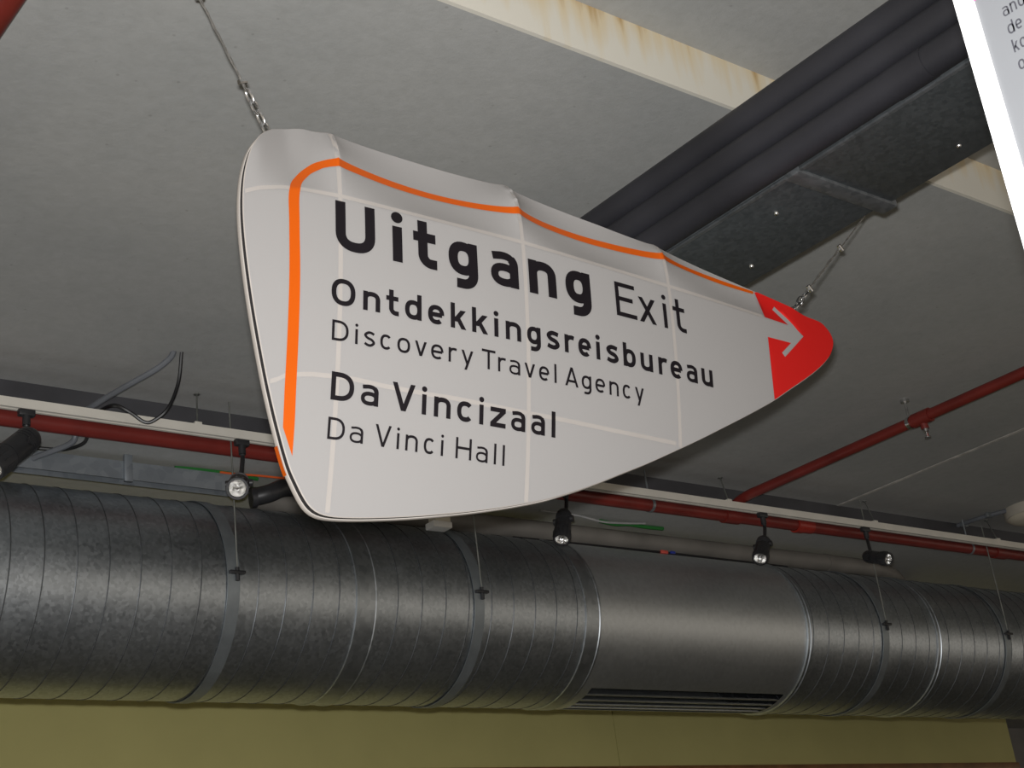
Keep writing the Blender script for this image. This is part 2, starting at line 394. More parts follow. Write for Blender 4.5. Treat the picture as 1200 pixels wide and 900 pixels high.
# ------------------------------------------------------------ measurements of the sign, metres in its own plane
SIGN_O = [1.8561, 2.1394, 1.3086]
SIGN_R = [0.99308, -0.09859, -0.06382]
SIGN_U = [0.05605, -0.07967, 0.99524]
SIGN_N = [-0.10321, -0.99193, -0.07359]
CURVE = [0.06266, 0.19662, 0.00751]
TOP_RIB = [(-0.6, 0.17), (-0.569, 0.186), (-0.521, 0.2), (-0.473, 0.206), (-0.396, 0.209), (0.037, 0.205), (0.449, 0.196), (1.1, 0.191)]
RIBS = [-0.3958, 0.0386, 0.4473]
OUTLINE = [(-0.5271, 0.3504), (-0.493, 0.3699), (-0.46, 0.3837), (-0.4378, 0.3872), (-0.4193, 0.3861), (-0.411, 0.3857), (-0.4055, 0.3855), (-0.4003, 0.3852), (-0.3883, 0.3849), (-0.3755, 0.3844), (-0.3569, 0.3843), (-0.3345, 0.3837), (-0.3134, 0.3832), (-0.2701, 0.3822), (-0.217, 0.3813), (-0.1633, 0.38), (-0.1104, 0.3789), (-0.0525, 0.378), (-0.0139, 0.3772), (0.0114, 0.3765), (0.029, 0.3763), (0.0364, 0.3761), (0.0493, 0.3743), (0.0695, 0.3716), (0.083, 0.3697), (0.1035, 0.3669), (0.145, 0.361), (0.2035, 0.3529), (0.2674, 0.3441), (0.3396, 0.334), (0.4023, 0.3254), (0.4296, 0.3214), (0.4439, 0.3194), (0.4593, 0.3173), (0.4813, 0.314), (0.4974, 0.3118), (0.5412, 0.3053), (0.6196, 0.2939), (0.6982, 0.2826), (0.7607, 0.2735), (0.8126, 0.2615), (0.8651, 0.2486), (0.9154, 0.2361), (0.9721, 0.2336), (0.9983, 0.2196), (1.0108, 0.2033), (1.0127, 0.1844), (1.0017, 0.16), (0.9808, 0.1335), (0.9408, 0.0983), (0.8857, 0.0581), (0.8202, 0.0146), (0.758, -0.0269), (0.6752, -0.0755), (0.5887, -0.124), (0.5071, -0.169), (0.4296, -0.2097), (0.3558, -0.2476), (0.285, -0.2811), (0.2171, -0.3133), (0.1515, -0.3406), (0.0881, -0.3643), (0.0061, -0.388), (-0.073, -0.4074), (-0.1495, -0.4234), (-0.2237, -0.437), (-0.2958, -0.4477), (-0.3487, -0.4536), (-0.387, -0.4554), (-0.4116, -0.4518), (-0.4297, -0.4418), (-0.4452, -0.4244), (-0.4611, -0.4006), (-0.4753, -0.3766), (-0.4881, -0.3475), (-0.5012, -0.3134), (-0.5166, -0.2695), (-0.5343, -0.2121), (-0.5523, -0.1437), (-0.5678, -0.0769), (-0.5811, -0.0082), (-0.5911, 0.0573), (-0.5969, 0.1123), (-0.5987, 0.1597), (-0.5967, 0.2053), (-0.5907, 0.2448), (-0.581, 0.2799), (-0.5654, 0.3103), (-0.5464, 0.3338)]
STRIPE_OUT = [(-0.4988, -0.3016), (-0.4979, -0.2916), (-0.5012, -0.2002), (-0.5013, -0.0965), (-0.5051, 0.0476), (-0.5062, 0.1231), (-0.5052, 0.1979), (-0.4829, 0.2417), (-0.4488, 0.2818), (-0.4234, 0.2996), (-0.4023, 0.3061), (-0.3971, 0.303), (-0.3396, 0.3034), (-0.2486, 0.3009), (-0.1616, 0.2972), (-0.0602, 0.2966), (0.0103, 0.2988), (0.0372, 0.2966), (0.0485, 0.3034), (0.1631, 0.3001), (0.2804, 0.2904), (0.3951, 0.2881), (0.4382, 0.2888), (0.4699, 0.3016), (0.479, 0.3006), (0.5162, 0.2804), (0.5945, 0.2809), (0.6651, 0.2761), (0.7568, 0.2711)]
STRIPE_IN = [(-0.4757, -0.354), (-0.4758, -0.2968), (-0.4791, -0.1967), (-0.4787, -0.0925), (-0.4822, 0.0524), (-0.4836, 0.1283), (-0.4819, 0.2036), (-0.4577, 0.2486), (-0.4314, 0.2732), (-0.4163, 0.2805), (-0.4041, 0.2827), (-0.3998, 0.2812), (-0.3433, 0.284), (-0.2537, 0.2799), (-0.1662, 0.2802), (-0.0645, 0.2805), (0.0065, 0.2807), (0.0353, 0.2772), (0.0442, 0.2806), (0.1546, 0.2768), (0.2743, 0.2715), (0.3886, 0.2681), (0.4321, 0.2681), (0.451, 0.2683), (0.4724, 0.2744), (0.5121, 0.2706), (0.5888, 0.2671), (0.6613, 0.2641), (0.7548, 0.2632)]
TIP_EDGE = [(0.7592, 0.2693), (0.7617, 0.1922)]
TIP_LOW = [(0.7577, -0.0291)]
ARROW = [(0.7617, 0.1922), (0.8468, 0.1912), (0.8017, 0.2262), (0.8112, 0.2385), (0.896, 0.1728), (0.8142, 0.0973), (0.8047, 0.1033), (0.845, 0.1428), (0.7631, 0.138)]
EXTRA = [(-0.57, 0), (-0.49, 0.043), (-0.43, 0.055), (-0.396, 0.052), (0.04, 0.065), (0.3, 0.045), (0.45, 0.04), (0.6, 0.033), (0.76, 0.021), (0.87, 0)]
RIM_TOP = [(-0.6, 0.19), (-0.58, 0.26), (-0.55, 0.315), (-0.5, 0.367), (-0.45, 0.388), (-0.396, 0.385), (0.0386, 0.376), (0.447, 0.319), (0.77, 0.272), (1.0, 0.215)]
ATTACH = [(-0.532, 0.3464), (0.884, 0.2431)]
LOWER_RIB = [(-0.5256, -0.2166), (-0.4995, -0.1992), (-0.4518, -0.1899), (-0.4063, -0.1867), (-0.3567, -0.1856), (-0.2956, -0.1891), (-0.1956, -0.1904), (-0.1431, -0.189), (-0.0633, -0.1902), (0.0193, -0.1912), (0.1331, -0.1913), (0.2618, -0.1925)]
TEXT = [('Uitgang', 0.0844, 0.1119, [('U', -0.4072, -0.3202), ('i', -0.2811, -0.2588), ('t', -0.2332, -0.1784), ('g', -0.1511, -0.081), ('a', -0.0505, 0.0207), ('n', 0.0476, 0.1189), ('g', 0.1439, 0.212)]), ('Exit', 0.0825, 0.0849, [('E', 0.2816, 0.3386), ('x', 0.3472, 0.3974), ('i', 0.4173, 0.4333), ('t', 0.4501, 0.4881)]), ('Ont', -0.0374, 0.0569, [('O', -0.4147, -0.3636), ('n', -0.3469, -0.3096), ('t', -0.2964, -0.2679), ('d', -0.2545, -0.2168), ('e', -0.2022, -0.1647), ('k', -0.1496, -0.1134), ('k', -0.0991, -0.0611), ('i', -0.0467, -0.0342), ('n', -0.0174, 0.0208), ('g', 0.0359, 0.0705), ('s', 0.0859, 0.119), ('r', 0.1324, 0.1572), ('e', 0.1685, 0.2029), ('i', 0.2156, 0.2284), ('s', 0.2447, 0.2778), ('b', 0.2915, 0.3265), ('u', 0.3405, 0.3757), ('r', 0.3923, 0.4175), ('e', 0.4276, 0.4633), ('a', 0.475, 0.5089), ('u', 0.522, 0.5566)]), ('Dis', -0.1133, 0.043, [('D', -0.4114, -0.3763), ('i', -0.3633, -0.3555), ('s', -0.3432, -0.3192), ('c', -0.3081, -0.2829), ('o', -0.2706, -0.2421), ('v', -0.2316, -0.2046), ('e', -0.1949, -0.1665), ('r', -0.1547, -0.1359), ('y', -0.1249, -0.0967), ('T', -0.0764, -0.0436), ('r', -0.0374, -0.0187), ('a', -0.0103, 0.017), ('v', 0.0276, 0.0544), ('e', 0.0641, 0.0901), ('l', 0.1023, 0.1099), ('A', 0.1309, 0.1656), ('g', 0.1744, 0.2001), ('e', 0.2108, 0.2374), ('n', 0.249, 0.2743), ('c', 0.2854, 0.3092), ('y', 0.32, 0.3453)]), ('DaV', -0.234, 0.057, [('D', -0.4079, -0.3597), ('a', -0.3457, -0.3074), ('V', -0.2782, -0.2275), ('i', -0.2139, -0.2009), ('n', -0.1852, -0.1473), ('c', -0.1326, -0.0949), ('i', -0.0829, -0.0688), ('z', -0.0546, -0.0178), ('a', -0.0054, 0.0301), ('a', 0.0438, 0.0789), ('l', 0.0939, 0.1069)]), ('Hall', -0.3117, 0.0435, [('D', -0.4094, -0.3741), ('a', -0.3639, -0.3353), ('V', -0.3104, -0.2756), ('i', -0.265, -0.2567), ('n', -0.2446, -0.2174), ('c', -0.2042, -0.1794), ('i', -0.1673, -0.159), ('H', -0.1324, -0.096), ('a', -0.0857, -0.0578), ('l', -0.0449, -0.0366), ('l', -0.0246, -0.0162)])]
# ------------------------------------------------------------ the room (heights above eye level via EYE)
Z0, Z1, Z2 = EYE + 2.36, EYE + 2.20, EYE + 2.03       # ceiling steps down twice
YS, YF, YW = 2.23, 4.69, 7.6                           # first step, dark fascia, rear wall
XJ = 6.165
def struct(name, mb, mat, parent=None, smooth=False):
    o = mb.build(name, mat, parent, smooth)
    if not parent: o['kind'] = 'structure'
    return o
struct('floor', MB().box((-6, -5, -0.1), (30, 10, 0)), 'floor')
struct('ceiling', MB().box((-6, YS, Z1), (XJ-0.012, YF, Z1+0.4)).box((XJ+0.012, YS, Z1), (30, YF, Z1+0.4)), 'concrete')
struct('ceiling', MB().box((-6, -5, Z0), (30, YS, Z0+0.3)), 'concrete')
struct('ceiling', MB().box((-6, YF, Z2), (30, 10, Z2+0.5)), 'concrete')
o = MB().box((-6, 0, 0), (30, 0.012, Z0-Z1+0.002)).build('trim_1', 'plaster', None, False); o.location = (0, YS-0.012, Z1); o['kind'] = 'structure'
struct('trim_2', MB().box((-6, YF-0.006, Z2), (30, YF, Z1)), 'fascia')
struct('trim_3', MB().box((XJ-0.012, YS, Z1-0.002), (XJ+0.012, YF-0.006, Z1+0.02)), 'joint')
# rear wall: two painted boards with an open joint
wb = MB().box((-6, YW+0.014, 0), (11.70, YW+0.1, Z2)).build('wall_back', 'floor', None, False); wb['kind'] = 'structure'
for a, b in ((-6, 2.2), (2.206, 7.03), (7.038, 11.70)):
    MB().box((a, YW, 0), (b, YW+0.014, Z2)).build('board', 'olive', wb, False)
struct('wall_right', MB().box((11.9, YW+1.6, 0), (30, YW+1.7, Z2)), 'floor')
struct('trim_4', MB().box((-6, YW-0.03, EYE+1.30), (11.70, YW, EYE+1.378), 0.006), 'wood', smooth=True)

# ------------------------------------------------------------ hanging sign
EXT = EXTRA
def sag(s, t):
    tr = interp(s, TOP_RIB); D = interp(s, RIM_TOP) - tr; d = t - tr
    if d <= 0 or D <= 0.005: return 0.0
    x = min(1.15, d/D); xs = [-0.64] + RIBS + [1.02]; g = 0.0
    for i in range(4):
        if xs[i] <= s <= xs[i+1]: g = abs(math.sin(math.pi*(s-xs[i])/(xs[i+1]-xs[i])))
    G = max(0.0, g)**(1 - 0.7*min(x, 1)); E = interp(s, EXT)
    return E*(G*(1-(1-min(x, 1))**2) + (1-G)*0.5*max(0, (x-0.6)/0.4)**2)
def wsurf(s, t): return -CURVE[0]*s*s - CURVE[1]*t*t - CURVE[2]*s*t - sag(s, t)
def place(s, t, o=0.0): return Vector((s, -(wsurf(s, t) + o), t))

R_, U_, N_ = Vector(SIGN_R), Vector(SIGN_U), Vector(SIGN_N)
rotm = Matrix((R_, -N_, U_)).transposed()
SO = Vector(SIGN_O) + Vector((0, 0, EYE))
sign = thing('hanging_sign', 'large white cloth arrow sign with red tip hanging from two wires', 'sign', SO, rot=rotm)
def to_world(s, t, o=0.0): return SO + rotm @ place(s, t, o)

# smooth outline, evenly resampled
ol = [Vector((x, y, 0)) for x, y in OUTLINE]
dense = crv(ol + [ol[0]], 6)[:-1]
per = [0.0]
for i in range(len(dense)): per.append(per[-1] + (dense[(i+1) % len(dense)] - dense[i]).length)
NO = 420; RIM = []; j = 0
for i in range(NO):
    d = per[-1]*i/NO
    while per[j+1] < d: j += 1
    f = (d-per[j])/max(1e-9, per[j+1]-per[j]); p = dense[j].lerp(dense[(j+1) % len(dense)], f); RIM.append((p.x, p.y))
CS = (0.12, -0.01); NR = 60
def ring(k): return [(CS[0]+(x-CS[0])*k, CS[1]+(y-CS[1])*k) for x, y in RIM]
mb = MB(); mb.v.append(tuple(place(*CS)))
for k in range(1, NR+1): mb.v += [tuple(place(*q)) for q in ring(k/NR)]
mb.f += [(0, 1+i, 1+(i+1) % NO) for i in range(NO)]
for k in range(NR-1):
    a, b = 1+k*NO, 1+(k+1)*NO
    mb.f += [(a+i, b+i, b+(i+1) % NO, a+(i+1) % NO) for i in range(NO)]
front = mb.build('front_cloth', 'cloth', sign, True, 80)
front['label'] = 'white stretch cloth pulled over inner ribs'
def grow(d):          # outline offset in the plane of the sign
    out = []
    for i, (x, y) in enumerate(RIM):
        a, b = RIM[i-3], RIM[(i+3) % NO]; tx, ty = b[0]-a[0], b[1]-a[1]; l = math.hypot(tx, ty)
        out.append((x - ty/l*d, y + tx/l*d))      # outline runs clockwise: this is outwards
    return out
def band(name, mat, prof, label=None):
    mb = MB()
    for gd, od in prof:
        g = grow(gd); mb.v += [tuple(place(RIM[i][0], RIM[i][1], od) + Vector((g[i][0]-RIM[i][0], 0, g[i][1]-RIM[i][1]))) for i in range(NO)]
    for k in range(len(prof)-1):
        a, b = k*NO, (k+1)*NO
        mb.f += [(a+i, b+i, b+(i+1) % NO, a+(i+1) % NO) for i in range(NO)]
    o = mb.build(name, mat, sign, True, 50)
    if label: o['label'] = label
    return o
band('front_hem', 'rimcloth', [(0, 0), (0.0015, -0.002), (0.001, -0.004), (-0.004, -0.005)])
band('keder_groove', 'groove', [(-0.004, -0.003), (-0.0005, -0.005), (-0.0005, -0.019), (-0.004, -0.022)], 'dark groove round the edge of the sign')
band('rear_hem', 'rimcloth', [(-0.004, -0.019), (0.001, -0.020), (0.002, -0.024), (0.002, -0.031), (0.0, -0.035), (-0.005, -0.037)])
mb = MB()
for k in range(0, 13):
    q = 0.05 + 0.95*k/12
    mb.v += [tuple(place(RIM[i][0], RIM[i][1], -0.035 - 0.075*(1-q**2)) * 1.0 + Vector(((CS[0]-RIM[i][0])*(1-q), 0, (CS[1]-RIM[i][1])*(1-q)))) for i in range(NO)]
for k in range(12):
    a, b = k*NO, (k+1)*NO; mb.f += [(a+i, b+i, b+(i+1) % NO, a+(i+1) % NO) for i in range(NO)]
mb.f.append(tuple(range(NO)))
mb.build('rear_cloth', 'rimcloth', sign, True, 80)

# pale strips on the cloth paint in the brightness where ribs back it
def strip(name, mat, A, Bp, o, label=None):
    mb = MB(); n = len(A)
    mb.add([place(x, y, o) for x, y in A] + [place(x, y, o) for x, y in Bp], [(i, i+1, n+i+1, n+i) for i in range(n-1)])
    ob = mb.build(name, mat, sign, True, 80)
    if label: ob['label'] = label
    return ob
def rim_at(s, top):
    c = [y for x, y in RIM if abs(x-s) < 0.012]; return max(c) if top else min(c)
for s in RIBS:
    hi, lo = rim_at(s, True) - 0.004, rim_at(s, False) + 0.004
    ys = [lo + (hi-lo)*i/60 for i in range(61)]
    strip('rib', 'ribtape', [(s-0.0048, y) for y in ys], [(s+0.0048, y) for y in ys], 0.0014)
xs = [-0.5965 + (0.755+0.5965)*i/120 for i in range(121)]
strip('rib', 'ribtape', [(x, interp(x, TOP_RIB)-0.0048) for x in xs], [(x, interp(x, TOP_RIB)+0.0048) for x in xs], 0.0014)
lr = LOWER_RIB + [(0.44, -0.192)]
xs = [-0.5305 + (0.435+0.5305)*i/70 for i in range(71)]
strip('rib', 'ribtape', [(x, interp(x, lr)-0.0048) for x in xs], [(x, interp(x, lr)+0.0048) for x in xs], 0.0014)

# orange line
so = [(-0.4988, -0.3016), (-0.5005, -0.25), (-0.5015, -0.2), (-0.503, 0.0), (-0.5055, 0.12), (-0.5052, 0.1979), (-0.4829, 0.2430), (-0.4488, 0.2818), (-0.4234, 0.2975), (-0.396, 0.3030), (-0.34, 0.3034), (-0.2486, 0.3009), (-0.16, 0.2985), (-0.06, 0.2975), (0.037, 0.2975), (0.163, 0.2960), (0.28, 0.2910), (0.395, 0.2885), (0.447, 0.2880), (0.516, 0.2830), (0.60, 0.2800), (0.665, 0.2761), (0.7575, 0.2711)]
si = [(-0.4757, -0.3540), (-0.4762, -0.29), (-0.4785, -0.2), (-0.4805, 0.0), (-0.4836, 0.12), (-0.4819, 0.2036), (-0.4577, 0.2486), (-0.4314, 0.2720), (-0.4163, 0.2795), (-0.397, 0.2820), (-0.34, 0.2830), (-0.2537, 0.2808), (-0.166, 0.2800), (-0.064, 0.2795), (0.037, 0.2785), (0.155, 0.2768), (0.274, 0.2715), (0.388, 0.2690), (0.447, 0.2685), (0.512, 0.2690), (0.589, 0.2671), (0.661, 0.2641), (0.7550, 0.2632)]
A = [(p.x, p.y) for p in crv([(x, y, 0) for x, y in so], 12)]; Bq = [(p.x, p.y) for p in crv([(x, y, 0) for x, y in si], 12)]
strip('orange_line', 'orange', A, Bq, 0.0022, 'thin orange line following the left and upper edge')
# the line runs on round the rear hem at the lower left
i0 = min(range(NO), key=lambda i: math.hypot(RIM[i][0]+0.4945, RIM[i][1]+0.331)); i1 = min(range(NO), key=lambda i: math.hypot(RIM[i][0]+0.472, RIM[i][1]+0.385))
lo_, hi_ = min(i0, i1), max(i0, i1); g = grow(0.0032); mb = MB(); n = hi_-lo_+1
for od in (-0.0200, -0.034): mb.v += [tuple(place(*RIM[i], od) + Vector((g[i][0]-RIM[i][0], 0, g[i][1]-RIM[i][1]))) for i in range(lo_, hi_+1)]
mb.f += [(i, i+1, n+i+1, n+i) for i in range(n-1)]
mb.build('orange_line', 'orange', sign)

# red arrow tip with the arrow left white
def inside(p, poly):
    c = False
    for (x0, y0), (x1, y1) in zip(poly, poly[1:]+poly[:1]):
        if (y0 > p[1]) != (y1 > p[1]) and p[0] < (x1-x0)*(p[1]-y0)/(y1-y0)+x0: c = not c
    return c
rim2 = grow(-0.0006)
tip = [(0.7600, 0.2745)] + [q for q in rim2 if q[0] > 0.7610] 
tip = [q for q in rim2 if q[0] > 0.7605]
# order along the outline from the upper to the lower corner
idx = [i for i, q in enumerate(rim2) if q[0] > 0.7605]
st0 = next(i for i in idx if (i-1) % NO not in idx); tip = []
while rim2[st0 % NO][0] > 0.7605: tip.append(rim2[st0 % NO]); st0 += 1
if tip[0][1] < tip[-1][1]: tip.reverse()
arrow = [(0.7610, 0.1922), (0.8440, 0.1915), (0.8030, 0.2270), (0.8125, 0.2385), (0.8960, 0.1728), (0.8142, 0.0973), (0.8047, 0.1065), (0.8440, 0.1420), (0.7610, 0.1385)]
poly = [(0.7608, 0.1922)] + [(0.7600, 0.2700)] + tip + [(0.7585, -0.0260)] + [(0.7608, 0.1385)] + [arrow[7], arrow[6], arrow[5], arrow[4], arrow[3], arrow[2], arrow[1]]
pts = [Vector(p) for p in poly]; ne = len(pts); edges = [(i, (i+1) % ne) for i in range(ne)]
gx = 0.765
while gx < 1.01:
    gy = -0.02
    while gy < 0.28:
        if inside((gx, gy), poly): pts.append(Vector((gx, gy)))
        gy += 0.012
    gx += 0.012
vs, es, fs, *_ = delaunay_2d_cdt(pts, edges, [], 0, 1e-6)
fs = [f for f in fs if inside((sum(vs[i].x for i in f)/len(f), sum(vs[i].y for i in f)/len(f)), poly)]
mb = MB().add([place(v.x, v.y, 0.0020) for v in vs], fs)
mb.build('red_tip', 'redfilm', sign, True, 80)['label'] = 'red tip with a white arrow cut out'

# lettering
WT = {'Uitgang': 0.198, 'Exit': 0.125, 'Ont': 0.178, 'Dis': 0.128, 'DaV': 0.172, 'Hall': 0.122}
for nm, base, cap, items in TEXT:
    for it in items:
        mb = MB(); letters(mb, [it], base, cap, cap*WT[nm], lambda x, y: place(x, y, 0.0024))
        mb.build('letter', 'letter', sign, False)

# ------------------------------------------------------------ wires that carry the sign
def sus_wire(p0, p1, label, lean=1):
    p0, p1 = Vector(p0), Vector(p1); t = thing('suspension_wire', label, 'wire', p0, 'wires carrying the sign')
    d = (p1-p0).normalized(); Ln = (p1-p0).length
    side = d.cross(Vector((0, 1, 0))).normalized(); oth = d.cross(side)
    def rel(q): return q
    # rope of two strands
    for ph in (0, math.pi):
        n = int((Ln-0.10)/0.008)
        MB().tube([d*(0.10+(Ln-0.10)*i/n) + (side*math.cos(ph+i*0.9) + oth*math.sin(ph+i*0.9))*0.0011 for i in range(n+1)], 0.0013, 5).build('strand', 'wire', t)
    # doubled end held with clamps
    MB().tube([d*(0.10+0.014*i) + side*(0.0012*math.sin(i*1.3)+0.0028) for i in range(18)], 0.0014, 5).build('rope_tail', 'wire', t)
    for q in (0.125, 0.33): MB().lathe(d*q - side*0.009, side, [(0, 0.0), (0, 0.006), (0.018, 0.006), (0.018, 0)], 10).build('clamp', 'steel', t)
    # chain of small links down to the rim
    for k in range(4):
        c = d*(0.012+0.026*k); a = side if k % 2 == 0 else oth
        MB().tube([c + d*0.017*math.cos(q) + a*0.008*math.sin(q) for q in [2*math.pi*i/18 for i in range(18)]], 0.0030, 8, closed=True).build('chain_link', 'steel', t)
    b = MB().lathe(d*(-0.02), d, [(0, 0), (0, 0.010), (0.025, 0.010), (0.025, 0)], 12).build('rim_bracket', 'black', t)
    MB().lathe(d*Ln - Vector((0, 0, 0.004)), (0, 0, 1), [(0, 0), (0, 0.018), (0.004, 0.018), (0.004, 0)], 16).build('ceiling_plate', 'steel', t)
    return t
sus_wire(to_world(-0.528, 0.349, -0.02), (1.127, 2.262, Z1), 'wire rope with chain links holding the broad blunt end of the sign')
sus_wire(to_world(0.884, 0.240, -0.02), (3.634, 2.010, Z0), 'wire rope running up behind the sheet duct from the red sign tip')

# ------------------------------------------------------------ big spiral duct
DY, DZ, DR = 4.969, EYE+1.533, 0.3718
duct = thing('spiral_duct', 'big round galvanised spiral duct running along under the ceiling', 'duct', (0, DY, DZ))
def cpt(x, th, r): return (x, -r*math.cos(th), r*math.sin(th))        # th: 0 faces the hall, positive is up
def shell(name, mat, x0, x1, r, n=96, parent=duct):
    mb = MB(); mb.add([cpt(x, 2*math.pi*k/n, r) for x in (x0, x1) for k in range(n)], [(k, n+k, n+(k+1) % n, (k+1) % n) for k in range(n)])
    return mb.build(name, mat, parent)
LEAD = 0.1146
def spiral(x0, x1, ph):
    s = shell('duct_section', 'duct', x0, x1, DR)
    n = 44; mb = MB(); pts = []
    a = x0 + ph; i = 0
    while a + LEAD*i/n < x1 - 0.004:
        x = a + LEAD*i/n
        if x > x0 + 0.004: pts.append(cpt(x, -math.pi/2 + 2*math.pi*i/n, DR+0.0005))
        i += 1
    MB().tube(pts, 0.0024, 6).build('spiral_seam', 'seam', s)
    return s
def collar(x, wd, h=0.006):
    mb = MB(); n = 96; prof = [(x-wd/2, DR+0.0005), (x-wd/2+0.002, DR+h), (x-wd/2+0.010, DR+h), (x-wd/2+0.013, DR+h*0.45), (x+wd/2-0.013, DR+h*0.45), (x+wd/2-0.010, DR+h), (x+wd/2-0.002, DR+h), (x+wd/2, DR+0.0005)]
    vs = []; fs = []
    for px_, r in prof: vs += [cpt(px_, 2*math.pi*k/n, r) for k in range(n)]
    for i in range(len(prof)-1):
        fs += [(i*n+k, (i+1)*n+k, (i+1)*n+(k+1) % n, i*n+(k+1) % n) for k in range(n)]
    mb.add(vs, fs); return mb.build('collar', 'collar', duct, True, 25)
def phase(x0, xseam): return (xseam - x0 + LEAD*0.25) % LEAD - LEAD
spiral(-1.5, 3.035, phase(-1.5, 1.759)); collar(3.083, 0.10)
spiral(3.132, 4.190, phase(3.132, 3.171)); collar(4.232, 0.09)
spiral(5.640, 6.640, phase(5.640, 5.719)); collar(5.625, 0.035, 0.009); collar(6.660, 0.04, 0.007)
spiral(6.680, 8.35, phase(6.68, 6.803)); collar(8.37, 0.05)
spiral(8.39, 12.5, phase(8.39, 8.45))
# plain section with a long slot grille underneath
ang = sorted(set([2*math.pi*k/96 for k in range(96)] + [2*math.pi - math.radians(61.5), 2*math.pi - math.radians(98)]))
ang = [a for a in ang if not any(0 < abs(a-b) < 0.02 for b in (2*math.pi-math.radians(61.5), 2*math.pi-math.radians(98)))]
def in_slot(a, b): m_ = (a+b)/2; return 2*math.pi-math.radians(98) < m_ < 2*math.pi-math.radians(61.5)
xsn = [4.276, 4.335, 5.575, 5.612]; mb = MB(); n = len(ang)
vs = [cpt(x, a, DR) for x in xsn for a in ang]; fs = []
for i in range(3):
    for k in range(n):
        a, b = ang[k], (ang[k+1] if k < n-1 else ang[0]+2*math.pi)
        if i == 1 and in_slot(a, b): continue
        fs.append((i*n+k, (i+1)*n+k, (i+1)*n+(k+1) % n, i*n+(k+1) % n))
mb.add(vs, fs); grille = mb.build('plain_section', 'smooth', duct)
for k in range(1, 5):            # blades between the slots
    a = 2*math.pi - math.radians(61.5 + 36.5*k/5); da = math.radians(0.7)
    mb = MB(); vs = [cpt(x, a+q, r) for x in (4.335, 5.575) for q, r in ((-da, DR), (da, DR), (da, DR-0.006), (-da, DR-0.006))]
    mb.add(vs, [(0,1,5,4), (1,2,6,5), (2,3,7,6), (3,0,4,7)]); mb.build('blade', 'smooth', grille, False)

# straps and rods that carry the duct
for x, lb in ((2.512, 'flat strap and thin rod around the duct under the spotlight facing the hall'), (3.617, 'flat strap and thin rod around the duct below the lower edge of the sign'),
          (6.210, 'flat strap and thin rod around the duct beyond the slot grille'), (7.276, 'flat strap and thin rod around the duct farthest from the sign')):
    t = thing('duct_hanger', lb, 'hanger', (x, DY, DZ), 'straps carrying the spiral duct')
    n = 80; mb = MB(); vs = []; fs = []
    prof = [(-0.025, DR+0.004), (-0.025, DR+0.0065), (0.025, DR+0.0065), (0.025, DR+0.004)]
    for px_, r in prof: vs += [cpt(px_, 2*math.pi*k/n, r) for k in range(n)]
    for i in range(3): fs += [(i*n+k, (i+1)*n+k, (i+1)*n+(k+1) % n, i*n+(k+1) % n) for k in range(n)]
    mb.add(vs, fs).build('strap', 'strap', t, True, 20)
    MB().cyl((0.012, -DR-0.0130, -0.02), (0.012, -DR-0.0130, Z1-DZ), 0.0032, 8).build('rod', 'rod', t)
    MB().box((-0.020, -DR-0.022, -0.005), (0.042, -DR-0.004, 0.007), 0.002).lathe((0.012, -DR-0.012, -0.03), (0, 0, 1), [(0, 0), (0, 0.008), (0.05, 0.008), (0.05, 0)], 6).build('bolt', 'black', t)

# ------------------------------------------------------------ red sprinkler pipes
main = thing('sprinkler_main', 'long dark red pipe running behind the white light track', 'pipe', (0, 4.620, EYE+2.0285))
MB().cyl((-3, 0, 0), (13, 0, 0), 0.031, 20).build('pipe', 'red', main)
for x in (5.235, 7.45):
    MB().lathe((x-0.05, 0, 0), (1, 0, 0), [(0, 0.031), (0, 0.038), (0.10, 0.038), (0.10, 0.031)], 20).build('coupling', 'red', main)
MB().lathe((5.70, 0, 0), (1, 0, 0), [(0, 0.031), (0, 0.040), (0.045, 0.040), (0.05, 0.036), (0.12, 0.036), (0.12, 0.031)], 20).build('coupling', 'redfit', main)
for x in (-0.4, 4.70, 7.17, 9.6):
    MB().lathe((x-0.008, 0, 0), (1, 0, 0), [(0, 0.031), (0, 0.034), (0.016, 0.034), (0.016, 0.031)], 24).cyl((x, 0, 0.03), (x, 0, Z1-EYE-2.029), 0.004, 8).build('pipe_ring', 'strap', main)
br = thing('sprinkler_branch', 'thin dark red pipe with a sprinkler head crossing the ceiling past the sign tip', 'pipe', (5.235, 0, EYE+2.09))
MB().tube([(0, -4, 0)] + crv([(0, 4.40, 0), (0, 4.48, 0), (0, 4.56, -0.012), (0, 4.615, -0.050)], 8), 0.024, 16).build('pipe', 'red', br)
MB().lathe((0, 3.40, 0), (0, 1, 0), [(0, 0.024), (0, 0.031), (0.09, 0.031), (0.09, 0.024)], 18).lathe((0.0, 3.445, 0.0), (0.12, 0, -1), [(0.02, 0.017), (0.05, 0.017), (0.05, 0)], 12).build('tee', 'red', br)
hd = MB().lathe((0.006, 3.445, -0.05), (0.12, 0, -1), [(0, 0), (0, 0.012), (0.012, 0.012), (0.014, 0.005), (0.035, 0.004), (0.036, 0.014), (0.040, 0.014), (0.040, 0)], 14).build('sprinkler_head', 'steel', br)
MB().cyl((0.008, 3.445, -0.064), (0.011, 3.445, -0.084), 0.005, 8).build('bulb', 'redfit', hd)
MB().lathe((0, 3.50, 0), (0, 1, 0), [(0, 0.024), (0, 0.028), (0.018, 0.028), (0.018, 0.024)], 18).cyl((0, 3.509, 0.02), (0, 3.509, 0.11), 0.006, 8).lathe((0, 3.509, 0.098), (0, 0, 1), [(0, 0), (0, 0.02), (0.012, 0.02), (0.012, 0)], 12).build('pipe_clip', 'steel', br)
b2 = thing('sprinkler_branch', 'dark red pipe under the ceiling beside the wire at the blunt sign end', 'pipe', (0.953, 0, EYE+2.13))
